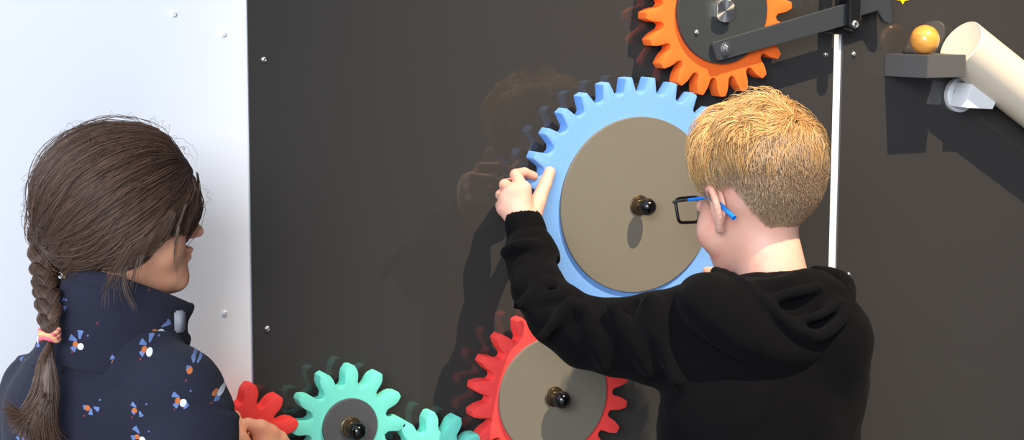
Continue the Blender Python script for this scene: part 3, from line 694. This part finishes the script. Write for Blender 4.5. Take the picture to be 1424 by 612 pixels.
# --- hair
HC, HRd = (0, -.010, .040), np.array([.0715, .0895, .0835])
BL = [(0, 40), (35, 34), (58, 14), (72, -14), (82, -20), (88, 2), (108, 0), (120, -26), (140, -56), (180, -70)]
def b_off(s, h): 
    top = np.clip((s[..., 2]-.25)/.4, 0, 1)
    return -.03+np.clip((h+4)/14, 0, 1)*(.045+.07*top)
Vc, Fc = cap_mesh(HC, HRd, BL, b_off, 110, BR, BH)
Vc = (Vc-BH)*BS+BH
hair = link('hair', mesh_np(Vc, Fc), M['cap_blond'], boy); hair['label'] = 'short golden blond hair, clipped at sides and nape'
whorl = unit(np.array([.22, -.62, .75]))
def boy_strands(N, zone, seed):
    g = np.random.default_rng(seed); s = unit(g.normal(size=(N*4, 3))); h = hairline(s, BL)+g.normal(size=N*4)*2.5
    if zone == 'top': kp = (h > 0) & (s[:, 2]+.05*s[:, 1] > .48+.16*np.clip((s[:, 1]-.1)*3, 0, 1)+g.normal(size=N*4)*.07)
    else: kp = (h > 0) & (s[:, 2] < .62)
    s = s[kp][:N]; n = len(s); K = 9
    top = zone == 'top'
    clump = unit(s+.10*g.normal(size=s.shape))
    d = s-whorl*(s@whorl)[:, None]; d = unit(d)
    swirl = np.cross(whorl, s)
    dirn = d+.35*swirl+np.array([0, .25, -.15] if top else [0, 0, -1.6])
    # neighbouring hairs lean together
    lean = np.stack([noise3(s, 9, 11), noise3(s, 9, 12), noise3(s, 9, 13)], -1)
    dirn = dirn+(1.9 if top else .35)*lean+(.16 if top else .18)*g.normal(size=s.shape)
    nc_ = 420; cl_ = g.integers(0, n, nc_); ci = np.argmax(s@s[cl_].T+g.normal(size=(n, nc_))*.0015, axis=1)
    L = (g.uniform(.034, .062, n) if top else np.interp(s[:, 2], [-.8, -.2, .4, .7], [.006, .010, .018, .026])*g.uniform(.7, 1.2, n))
    if top: L *= np.where(s[:, 1] > .4, .85, 1)*np.where(g.random(n) < .05, 1.2, 1)
    lift = ((g.uniform(.004, .030, n)[cl_][ci]*.7+.3*g.uniform(.004, .024, n))*np.where(s[:, 1] > .15, .50, 1.05)*np.clip((s[:, 2]-.1)/.6, .12, 1) if top else np.interp(s[:, 2], [-.8, -.2, .4, .7], [.0030, .0065, .010, .012])*g.uniform(.6, 1.5, n))
    lift = lift*(1+.75*noise3(s, 9, 21)) if top else lift
    P = np.zeros((n, K, 3)); q = s.copy(); base = .02 if top else .0
    for i in range(K):
        t = i/(K-1)
        o = lift*(math.sin(math.pi*min(1, t*.80+.05))) 
        lp_ = (np.interp(q[:, 2], [-.8, -.2, .4, .8], [.0, .0035, .006, .004])[:, None] if not top else np.interp(q[:, 2], [-.2, .4, .9], [.004, .006, .006])[:, None]); P[:, i] = np.array(HC)+q*lp_+q*(HRd+np.array([.001]*3))+unit(q/HRd)*(o[:, None]+(.006 if top else 0)*(1-t))
        dt = dirn-q*(np.sum(dirn*q, 1))[:, None]; dt = unit(dt)
        if top: dirn = dirn+np.array([0, 0, -.10])
        q = unit(q+dt*(L/.080/(K-1))[:, None])
    if top:
        w_ = (.80*np.linspace(0, 1, K)**1.3)[None, :, None]; P = P+(P[cl_][ci]-P)*w_*g.uniform(.6, 1, n)[:, None, None]
        stray = g.random(n) < .08; P[stray] += (unit(s[stray])[:, None]*.012*np.linspace(0, 1, K)[None, :, None]**2)*g.uniform(.3, 1.4, stray.sum())[:, None, None]
    return (P*BS)@BR+BH
VT = tubes(boy_strands(9000, 'top', 1), .00042, .00012)
tp = link('top_hair', mesh_np(*VT), M['hair_blond'], hair)
VS = tubes(boy_strands(15000, 'side', 2)[:, ::2], .00034, .00016)
link('clipped_hair', mesh_np(*VS), M['hair_blond_short'], hair)['label'] = 'clipped darker blond sides and nape'
# --- glasses
gl = []
yF = .104
blk = simple('black_glasses_acetate', (12, 13, 15), .25); blu = simple('blue_glasses_temple', (20, 120, 214), .4); lens = NT('clear_lens'); lens.b.inputs['Roughness'].default_value = 0; lens.b.inputs['Transmission Weight'].default_value = 1; lens.b.inputs['IOR'].default_value = 1.2; lens.b.inputs['Base Color'].default_value = (.97, .99, 1, 1)
def lens_loop(s):
    o = rounded([(s*.008, .020), (s*.056, .020), (s*.053, -.014), (s*.012, -.016)], .009, 5)
    return [np.array([x, yF-.06*max(0, abs(x)-.02), z]) for x, z in o]
L = []
for s in (-1, 1):
    lp = lens_loop(s); lp.append(lp[0]); lp = np.array(lp); L.append(tubes(lp[None], .0024, .0024, 8))
br_ = crom([(-.009, yF, .010), (0, yF+.002, .013), (.009, yF, .010)], 5); L.append(tubes(br_[None], .0018, .0018, 8))
for s in (-1, 1):
    q = crom([(s*.056, yF-.003, .014), (s*.064, yF-.008, .0155), (s*.071, .075, .0165), (s*.0745, .052, .0168)], 6); L.append(tubes(q[None], .0022, .0022, 8))
V_, F_ = merge_vf(L); fr = link('glasses', mesh_np((V_*BS)@BR+BH, F_), blk, boy); fr['label'] = 'rectangular black framed glasses with blue temples'
for s in (-1, 1):
    q = crom([(s*.0745, .052, .0168), (s*.0762, .028, .0172), (s*.0765, .010, .018), (s*.0765, -.006, .013), (s*(.0785 if s < 0 else .073), -.022, .001), (s*(.0785 if s < 0 else .071), -.040, -.013)], 8)
    V2, F2 = tubes(q[None], .0026, .0036, 8)
    link('temple', mesh_np((V2*BS)@BR+BH, F2), blu, fr)['label'] = 'bright blue temple'
for s in (-1, 1):
    lp = np.array(lens_loop(s)); n = len(lp); V2 = np.vstack([lp+[0, .0006, 0], lp-[0, .0006, 0]])*BS@BR+BH
    F2 = [tuple(range(n)), tuple(range(2*n-1, n-1, -1))]+[(i, (i+1) % n, n+(i+1) % n, n+i) for i in range(n)]
    link('lens', mesh(V2, F2), lens.m, fr, smooth=False)
# ================================================================== the girl
GH = A(159, 304, .262)
GR = frame((1.0, -.037), R_(-2), R_(3))
GS = .93                                                            # a smaller child
girl = empty('person', (.46, -.30, 0))
tag(girl, 'girl with a brown braid and navy flower print jacket holding the small red gear', 'person')
def gl_(q): return (np.array(q)*GS)@GR+GH
def ghead(P):
    Q = ((P-GH.astype(f32))/GS)@GR.astype(f32).T
    return head_sdf(Q, True, (0, -.050, -.17), .040, eo=.45, cr=((0, -.002, .030), (.0700, .080, .073)))*GS
parts = [surfnet(ghead, GH-np.array([.15, .14, .19]), GH+np.array([.15, .14, .13]), .0020)]
# right hand holding the small red gear
W = A(372, 655, .095)
mc = [A(362, 596, .083), A(375, 603, .080), A(387, 612, .074), A(397, 624, .068)]
fg = [[A(345, 590, .070), A(337, 596, .056), A(338, 606, .050)], [A(360, 597, .064), A(354, 604, .052), A(356, 613, .048)],
      [A(375, 608, .060), A(370, 616, .050), A(372, 624, .047)], [A(388, 622, .056), A(384, 630, .049), A(386, 636, .047)]]
tb = [A(350, 640, .098), A(336, 612, .086), A(329, 592, .070), A(327, 579, .060)]
ghand = lambda P: smin(hand_sdf(P, W, mc, fg, tb, .0125, .0078, .0078), cap(P, W, A(350, 700, .16), .019, .024), .012)
pts = np.array(mc+tb+[W]+[x for y in fg for x in y])
parts.append(surfnet(ghand, pts.min(0)-[.03, .05, .04], pts.max(0)+[.03, .03, .03], .0014))
GT = frame((.60, .80), 0)
RS, LS = A(244, 550, .345), A(66, 552, .175)
C0 = (RS+LS)/2
REl = A(262, 700, .345)
LEl, LW_ = C0+GT[0]*-.17+GT[1]*.05+np.array([0, 0, -.20]), C0+GT[0]*-.10+GT[1]*.13+np.array([0, 0, -.17])
def trunk(P):
    d = ell(P, (C0[0], C0[1], C0[2]-.20), (.085, .06, .24), GT)
    d = smin(d, cap(P, RS, LS, .034), .04)
    d = smin(d, chain(P, [RS, REl, A(350, 700, .16)], [.030, .026, .022]), .02)
    d = smin(d, chain(P, [LS, LEl, LW_], [.030, .026, .022]), .02)
    hz = C0[2]-.36
    for s in (-1, 1):
        hp = np.array([C0[0], C0[1], hz])+GT[0]*s*.045; kn = hp+np.array([0, 0, -hz/2+.02]); an = np.array([hp[0], hp[1], .06])
        d = smin(d, chain(P, [hp, kn, an], [.050, .038, .028]), .03); d = smin(d, cap(P, an+np.array([0, 0, -.03]), an+GT[1]*.085+np.array([0, 0, -.04]), .022, .016), .02)
    return d
parts.append(surfnet(trunk, (.22, -.50, .005), (.75, -.02, C0[2]+.06), .007))
V_, F_ = merge_vf(parts); link('body', mesh_np(V_, F_), M['skin_girl'], girl)
# --- jacket
arm_pts = [(RS+np.array([.0, .0, -.002]), .056), (A(258, 596, .352), .056), (A(264, 650, .352), .052), (REl, .046)]
NB, NT_ = A(158, 474, .272), A(176, 405, .268)
cu_ = unit(NT_-NB); cf_ = unit(np.array([.86, .42, 0])-cu_*(np.array([.86, .42, 0])@cu_)); cr_ = np.cross(cf_, cu_); CRm = np.array([cr_, cf_, cu_])
def jacket(P, part='all'):
    d = ell(P, (C0[0], C0[1], C0[2]-.17), (.128, .100, .27), GT)
    d = smin(d, chain(P, [RS+np.array([-.012, .01, 0]), (RS+LS)/2+np.array([0, 0, .028]), LS+np.array([.008, -.01, 0])], [.050, .062, .050]), .035)
    d = smin(d, ell(P, C0+GT[1]*-.028+np.array([0, 0, -.02]), (.105, .062, .075), GT), .03)
    d = smin(d, cap(P, C0+np.array([0, 0, -.03]), NB+np.array([0, 0, -.004]), .088, .058), .045)
    ra_ = chain(P, [a for a, r in arm_pts], [r for a, r in arm_pts], .01)
    fa = chain(P, [REl, A(330, 705, .22), A(352, 690, .14), A(362, 668, .108)], [.046, .036, .030, .026], .01)
    d = smin(d, smin(ra_, fa, .02), .012)
    la = chain(P, [LS, LEl, LW_], [.055, .044, .030], .01); d = smin(d, la, .02)
    # armhole seam
    sm = crom([A(289, 487, .385), A(266, 481, .40), A(245, 496, .405), A(226, 520, .41), A(214, 556, .415), A(207, 600, .415), A(204, 650, .41)], 4)
    d = smax(d, -chain(P, list(sm), [.0016]*len(sm), .001), .005)
    for a, b in (((150, 480, .37), (80, 474, .36)),):
        pass
    for a, b, r in (((170, 505, .40), (172, 620, .40), .004), ((120, 500, .385), (110, 640, .39), .004), ((240, 545, .42), (232, 640, .42), .003)):
        d = smax(d, -cap(P, A(*a), A(*b), r*.6, r), .024)
    z_ = (P-NB.astype(f32))@CRm.astype(f32)[2]; d = d+.0030*np.exp(-((z_+.040)/.0022)**2)-.0016*np.exp(-((z_+.046)/.003)**2)
    d = d+.0018*noise3(P, 60, 31)+.0008*noise3(P, 150, 32)
    return smax(d, -P[:, 2]+C0[2]-.40, .01)
V_, F_ = surfnet(jacket, (.20, -.52, C0[2]-.42), (.78, -.015, C0[2]+.10), .0030)
def cloth_uv(me_o, V, kind):
    a = me_o.attributes.new('cloth_uv', 'FLOAT_VECTOR', 'POINT')
    if kind == 'collar':
        q = (V-NB)@CRm.T; u = np.arctan2(q[:, 0], q[:, 1])*.062+5; w_ = q[:, 2]
    else:
        q = (V-C0)@GT.T; u = np.arctan2(q[:, 0], -q[:, 1]*1.2)*.135; w_ = V[:, 2]
        pa = np.stack([p for p, r in arm_pts]); ab = pa[-1]-pa[0]; t = np.clip(((V-pa[0])@ab)/(ab@ab), 0, 1); e = V-pa[0]-t[:, None]*ab; dd = np.linalg.norm(e, axis=1)
        isarm = (jx(V) < 0)
        e2 = e@GT.T; u2 = np.arctan2(e2[:, 0], -e2[:, 1])*.058+3.017; w2 = t*np.linalg.norm(ab)*-1+.35
        u = np.where(isarm, u2, u); w_ = np.where(isarm, w2, w_)
    u = V@np.array([.92, -.39, 0])+(3 if kind == 'collar' else 0); w_ = V[:, 2]-.15*(V@np.array([.39, .92, 0]))
    a.data.foreach_set('vector', np.c_[u, w_, np.zeros(len(u))].astype(f32).ravel())
def jx(V):
    pa = [a for a, r in arm_pts]; P = V.astype(f32)
    return chain(P, pa, [r+.003 for a, r in arm_pts], .01)-np.where(((V-RS)@GT[0]) > -.016, 0.004, -.02)
me = mesh_np(V_, F_); vv = np.empty(len(me.vertices)*3, f32); me.vertices.foreach_get('co', vv); cloth_uv(me, vv.reshape(-1, 3).astype(float), 'body')
jk = link('jacket', me, M['jacket'], girl); jk['label'] = 'navy zip jacket printed with small blue, orange and white flowers'
# standing collar, open at the front (head direction)
def collar(P):
    q = (P-NB.astype(f32))@CRm.astype(f32).T
    z = q[:, 2]; fl_ = 1+np.clip(z/.07, -.6, 1)*-.04
    ell2 = lambda dx: (np.sqrt((q[:, 0]/(.058*fl_))**2+((q[:, 1]-.006)/(.076*fl_))**2)-1)*.062-dx
    base = ell2(0)+.0015*np.sin(z*190+q[:, 0]*18)*np.clip(-q[:, 1]*0+1, 0, 1)
    top = .066+.10*np.clip(-q[:, 1], -.06, .05)*1.0
    sh_ = np.abs(base)-.0042
    d = smax(sh_, smax(z-top, -.035-z, .003), .004)
    d2 = smax(np.abs(ell2(.007)+.002*np.sin(q[:, 0]*30))-.0045, smax(z-top+.018+.25*np.clip(q[:, 1], 0, .1), -.035-z, .004), .004)
    d = smin(d, d2, .004)
    gap = np.maximum(np.abs(q[:, 0]+.004)-.008, .03-q[:, 1])
    d = smax(d, -gap, .004)
    return d+.0008*noise3(P, 120, 8)
V_, F_ = surfnet(collar, NB-.12, NB+.14, .0020)
me = mesh_np(V_, F_); vv = np.empty(len(me.vertices)*3, f32); me.vertices.foreach_get('co', vv); cloth_uv(me, vv.reshape(-1, 3).astype(float), 'collar')
co_ = link('collar', me, M['jacket'], jk); co_['label'] = 'standing collar of the navy jacket'
zt_ = A(250, 447, .338)
link('zip_tab', boxm(tuple(zt_-[.006, .003, .012]), tuple(zt_+[.006, .003, .012]), .002), simple('grey_zip_guard', (132, 132, 140), .6), jk)
def legs(P):
    hz = C0[2]-.36; d = None
    for s in (-1, 1):
        hp = np.array([C0[0], C0[1], hz])+GT[0]*s*.048; kn = hp+np.array([0, 0, -hz/2+.02]); an = np.array([hp[0], hp[1], .075])
        e = chain(P, [hp, kn, an], [.066, .052, .046]); d = e if d is None else smin(d, e, .02)
    d = smin(d, ell(P, (C0[0], C0[1], hz+.01), (.10, .078, .10), GT), .03)
    return smax(d, .05-P[:, 2], .005)
link('trousers', sdf_mesh(legs, (.28, -.45, .03), (.66, -.05, C0[2]-.2), .008), M['trouser'], girl)
for s in (-1, 1):
    an = np.array([C0[0], C0[1], 0])+GT[0]*s*.048
    def shoe(P, an=an):
        d = smin(ell(P, an+GT[1]*.03+np.array([0, 0, .032]), (.033, .09, .04), GT), cap(P, an-GT[1]*.02+np.array([0, 0, .055]), an-GT[1]*.02+np.array([0, 0, .03]), .032), .02); return smax(d, .001-P[:, 2], .004)
    link('shoe', sdf_mesh(shoe, an+np.array([-.13, -.13, -.01]), an+np.array([.14, .14, .11]), .005), M['shoe'], girl)
# --- hair
GC, GRad = np.array([0, .006, .024]), np.array([.0850, .1000, .0890])
GLN = [(0, 16), (25, 10), (45, 0), (62, -8), (78, -17), (92, -25), (106, -40), (120, -62), (135, -76), (180, -80)]
GL2 = [(a, b) for a, b in GLN]
def bulge(s):
    lowb = np.clip(-s[..., 2]-.05, 0, 1)*np.clip(.45-s[..., 1], 0, 1); return 1+.16*lowb
def goff(s, h):
    lump = .020*noise3(s, 7, 41)+.008*noise3(s, 22, 42)
    return bulge(s)-1-.10*np.clip((6-h)/10, 0, 1)+lump-.045
Vc, Fc = cap_mesh(GC, GRad, GLN, goff, 120, GR*1.0, GH)
Vc = ((Vc-GH)*GS)+GH
hair = link('hair', mesh_np(Vc, Fc), M['cap_brown'], girl); hair['label'] = 'long brown hair drawn back into a braid'
gth = unit(np.array([-.20, -.90, -.40]))
def gstr(N, seed):
    g = np.random.default_rng(seed); s = unit(g.normal(size=(N*4, 3))); h = hairline(s, GLN)+g.normal(size=N*4)*2
    kp = (h > -1) & ((s@gth) < .97); pr = np.where(h < 10, 1, .55); kp &= g.random(len(s)) < pr; s = s[kp][:N]; n = len(s); K = 16
    P = np.zeros((n, K, 3)); om = np.arccos(np.clip(s@gth, -1, 1))
    lay = g.uniform(0, 1, n)**1.5
    side = np.clip(s[:, 0], -1, 1)
    frac = g.uniform(.7, 1.0, n)
    frac[s[:, 1] > .2] = 1
    wob = np.stack([noise3(s, 12, 51), noise3(s, 12, 52), noise3(s, 12, 53)], -1)
    for i in range(K):
        t = i/(K-1)*frac
        a = np.sin((1-t)*om)/np.sin(om); b = np.sin(t*om)/np.sin(om)
        q = s*a[:, None]+gth*b[:, None]
        sag = np.sin(math.pi*t)
        q = q+np.stack([side*.22*sag, 0*sag, (-.30*sag)*(1-np.clip(s[:, 2], -.5, .9)*.4)], -1)+.05*wob*sag[:, None]
        q = unit(q)
        up = .012*noise3(q, 7, 41)+.006*noise3(q, 26, 42)
        P[:, i] = GC+q*GRad*(bulge(q)+up)[:, None]+q*((lay*.0045*np.minimum(1, t*6+.15))-.0015)[:, None]
        tuck = np.clip(1-t*7, 0, 1); P[:, i] -= q*(tuck*.008)[:, None]
    nc_ = 700; cl_ = g.integers(0, n, nc_); ci = np.argmax(s@s[cl_].T, axis=1); w_ = (.55*np.sin(np.linspace(0, math.pi*.75, K)))[None, :, None]; fr_ = (np.abs(frac-frac[cl_][ci]) < .15)[:, None, None]
    P = P+(P[cl_][ci]-P)*w_*fr_*g.uniform(.3, 1, n)[:, None, None]
    st = g.random(n) < .03
    P[st] += unit(s[st])[:, None]*(.010*np.sin(np.linspace(0, math.pi, K))[None, :, None])*g.uniform(.3, 1.5, st.sum())[:, None, None]
    return (P*GS)@GR+GH
LONG = tubes(gstr(15000, 5), .00034, .00030)
def bundle(cl, rad, n, seed, r=.00038, twist=0.):
    """a lock: n thin hairs laid round the centre line cl with the radii rad"""
    g = np.random.default_rng(seed); cl = np.asarray(cl); K = len(cl); T = unit(np.gradient(cl, axis=0)); up = np.array([.2, -.9, .3]); B = unit(np.cross(T, up)); N_ = np.cross(B, T)
    a = g.uniform(0, 2*math.pi, n); q = np.sqrt(g.uniform(.35, 1, n)); rad = np.broadcast_to(rad, (K,))
    ang = a[:, None]+twist*np.linspace(0, 1, K)[None]
    return cl[None]+(rad[None, :]*q[:, None])[..., None]*(B[None]*np.cos(ang)[..., None]+N_[None]*np.sin(ang)[..., None])
# the braid: three locks crossing
bc = crom([A(57, 318, .225), A(58, 348, .235), A(62, 382, .262), A(66, 410, .300), A(69, 440, .325), A(69, 466, .338)], 12)
Kb = len(bc); tt = np.linspace(0, 1, Kb); arc = np.r_[0, np.cumsum(np.linalg.norm(np.diff(bc, axis=0), axis=1))]
Tb = unit(np.gradient(bc, axis=0)); side_ = unit(np.cross(Tb, np.array([.24, .97, -.1]))); dep = np.cross(side_, Tb)
wdt = np.interp(tt, [0, .2, .6, .85, 1], [.007, .008, .0085, .0065, .003])
LK = []
for j in range(3):
    ph = arc/.066*2*math.pi+j*2*math.pi/3
    c_ = bc+side_*(wdt*np.sin(ph))[:, None]+dep*(wdt*.55*np.sin(2*ph))[:, None]
    rr = np.interp(tt, [0, .3, .8, 1], [.0075, .0080, .0072, .0045])
    b_ = tubes(np.array([c_]), 1, 1, 10); rr3 = rr*.86
    # core of the lock
    T = unit(np.gradient(c_, axis=0)); B = unit(np.cross(T, [.2, -.9, .3])); N2 = np.cross(B, T); ang = np.arange(10)*2*math.pi/10
    V2 = (c_[:, None]+rr3[:, None, None]*(B[:, None]*np.cos(ang)[None, :, None]+N2[:, None]*np.sin(ang)[None, :, None])).reshape(-1, 3)
    core = link('braid_lock', mesh_np(V2, b_[1]), M['cap_brown'], hair)
    LK.append(tubes(bundle(c_, rr, 240, 60+j, twist=1.2), .00036, .00034))
link('braid', mesh_np(*merge_vf(LK)), M['hair_brown'], hair)
# tail below the tie
g = np.random.default_rng(9); n = 1500; K = 14
st = A(69, 466, .338); T_ = []
for i in range(n):
    x = g.beta(1.4, 1.2); e_u = 90-84*x+g.normal()*3; e_v = 622-52*x**2+g.normal()*9
    off = g.normal(size=2); off /= max(1, np.linalg.norm(off))
    p1 = A(70+off[0]*3, 474, .338+off[1]*.003); p2 = A(68+off[0]*9-6*x, 500, .345+off[1]*.006); p3 = A(73-20*x+off[0]*12, 545, .352+off[1]*.009); p4 = A(74-44*x+off[0]*9, 582-8*x, .356+off[1]*.010); p5 = A(e_u, e_v, .356+off[1]*.012)
    T_.append(crom([A(69, 462, .338), p1, p2, p3, p4, p5], 4))
link('braid_tail', mesh_np(*tubes(np.array(T_), .00040, .00022)), M['hair_brown'], hair)
# tie
tm = []
for j, (dz, cc_) in enumerate(((-.0035, 'p'), (0, 'y'), (.0035, 'p'))):
    ct = st+np.array([0, 0, dz]); a = np.linspace(0, 2*math.pi, 25); rg = ct+np.stack([.0098*np.cos(a), .0088*np.sin(a), .0022*np.sin(a*2+j)], -1)
    tm.append(tubes(rg[None], .0024, .0024, 8))
k = NT('pink_yellow_elastic'); k.b.inputs['Roughness'].default_value = .7; tc = k.n('ShaderNodeTexCoord'); wv = k.n('ShaderNodeTexWave'); wv.inputs['Scale'].default_value = 55; wv.inputs['Distortion'].default_value = 2; wv.bands_direction = 'DIAGONAL'
k.l(tc.outputs['Object'], wv.inputs['Vector']); k.l(k.mix(wv.outputs['Fac'], lin((232, 100, 130)), lin((240, 196, 130))), k.b.inputs['Base Color'])
link('hair_tie', mesh_np(*merge_vf(tm)), k.m, hair)['label'] = 'pink and yellow striped elastic'
# loose wisps round the face and neck
wp = []
def wisp(pts, n, spread, seed, d0=.0):
    g = np.random.default_rng(seed)
    for i in range(n):
        o = g.normal(size=(2,))*spread; q = [A(u+o[0]*(.3+k_/len(pts))+g.normal()*.6, v+o[1]*.5, d) for k_, (u, v, d) in enumerate(pts)]
        
        c_ = crom(q, 8); f_ = g.uniform(.55, 1.0); c_ = c_[:max(6, int(len(c_)*f_))]; x_ = np.linspace(0, len(c_)-1, 16); i_ = np.floor(x_).astype(int).clip(0, len(c_)-2); wp.append(c_[i_]*(1-(x_-i_))[:, None]+c_[i_+1]*(x_-i_)[:, None])
W4 = lambda a, b, c, d: [a, b, c, d]
wisp([(258, 285, .330), (247, 318, .338), (243, 355, .335), (246, 398, .325)], 26, 2.2, 70)
wisp([(276, 262, .300), (270, 290, .31), (258, 320, .325), (250, 340, .333)], 30, 4, 71)
wisp([(274, 240, .27), (277, 268, .27), (275, 290, .28), (270, 308, .29)], 10, 2, 76)
wisp([(200, 335, .350), (178, 362, .352), (172, 398, .358), (190, 440, .368)], 46, 6, 72)
wisp([(180, 345, .352), (160, 378, .356), (150, 402, .360), (148, 428, .366)], 30, 8, 73)
wisp([(215, 325, .348), (196, 352, .350), (186, 385, .354), (180, 415, .362)], 26, 6, 74)
wisp([(240, 300, .340), (222, 330, .346), (200, 348, .350), (176, 362, .353)], 60, 9, 75)
LS_ = tubes(np.array([w_ if len(w_) == 16 else w_ for w_ in wp]), .00032, .00012)
# fly-away hairs along the outline
fw = []; g = np.random.default_rng(77)
for i in range(70):
    s = unit(g.normal(size=3)+np.array([0, -.1, .5])); t = unit(np.cross(s, g.normal(size=3))); L = g.uniform(.02, .05)
    fw.append([(GC+unit(s+t*L/.09*x)*GRad*(1.01+g.uniform(0, .02)*0)+s*(.016*math.sin(x*2.6)*g.uniform(.2, 1)))*GS@GR+GH for x in np.linspace(0, 1, 8)])

link('long_hair', mesh_np(*merge_vf([LONG, LS_, tubes(np.array(fw), .00020, .00008)])), M['hair_brown'], hair)
W_WORLD, W_WIN, W_SPOT = 1.2, 440, 3350
# ------------------------------------------------------------------ light
wd = bpy.data.worlds.new('hall'); SC.world = wd; wd.use_nodes = True
nt = wd.node_tree; bg = nt.nodes['Background']
tc = nt.nodes.new('ShaderNodeTexCoord'); sx = nt.nodes.new('ShaderNodeSeparateXYZ'); nt.links.new(tc.outputs['Generated'], sx.inputs[0])
rp = nt.nodes.new('ShaderNodeValToRGB'); nt.links.new(sx.outputs['X'], rp.inputs[0])
mr = nt.nodes.new('ShaderNodeMapRange'); mr.inputs[1].default_value = -1; mr.inputs[2].default_value = 1; nt.links.new(sx.outputs['X'], mr.inputs[0]); nt.links.new(mr.outputs[0], rp.inputs[0])
E_ = rp.color_ramp.elements; E_[0].color = (.92, 1.05, 1.25, 1); E_[1].color = (.10, .09, .09, 1)
for p_, c_ in ((.42, (.74, .82, .94, 1)), (.56, (.11, .14, .18, 1)), (.70, (.07, .085, .11, 1))):
    e_ = E_.new(p_); e_.color = c_
nt.links.new(rp.outputs[0], bg.inputs[0]); bg.inputs[1].default_value = W_WORLD
def area(name, loc, target, size, power, col):
    l = bpy.data.lights.new(name, 'AREA'); l.shape = 'RECTANGLE'; l.size, l.size_y = size; l.energy = power; l.color = col
    o = bpy.data.objects.new(name, l); COL.objects.link(o); o.location = loc
    o.rotation_euler = (Vector(target)-Vector(loc)).to_track_quat('-Z', 'Y').to_euler(); return o
area('window_light', (-3.2, -5.5, 3.2), (.4, 0, 1.1), (3.0, 2.4), W_WIN, (.90, .94, 1))
tgt = Vector((1.62, 0, 1.18)); dr = Vector((.08, -.54, .842)).normalized()
l = bpy.data.lights.new('gallery_spotlight', 'SPOT'); l.energy = W_SPOT; l.color = (1, .82, .58); l.shadow_soft_size = .034
l.spot_size = R_(20.5); l.spot_blend = 1
o = bpy.data.objects.new('gallery_spotlight', l); COL.objects.link(o); o.location = tgt+dr*6.0
o.rotation_euler = (-dr).to_track_quat('-Z', 'Y').to_euler()
SC.view_settings.view_transform = 'Standard'; SC.view_settings.look = 'None'; SC.view_settings.gamma = 1
SC.view_settings.exposure = 0; SC.view_settings.use_curve_mapping = False
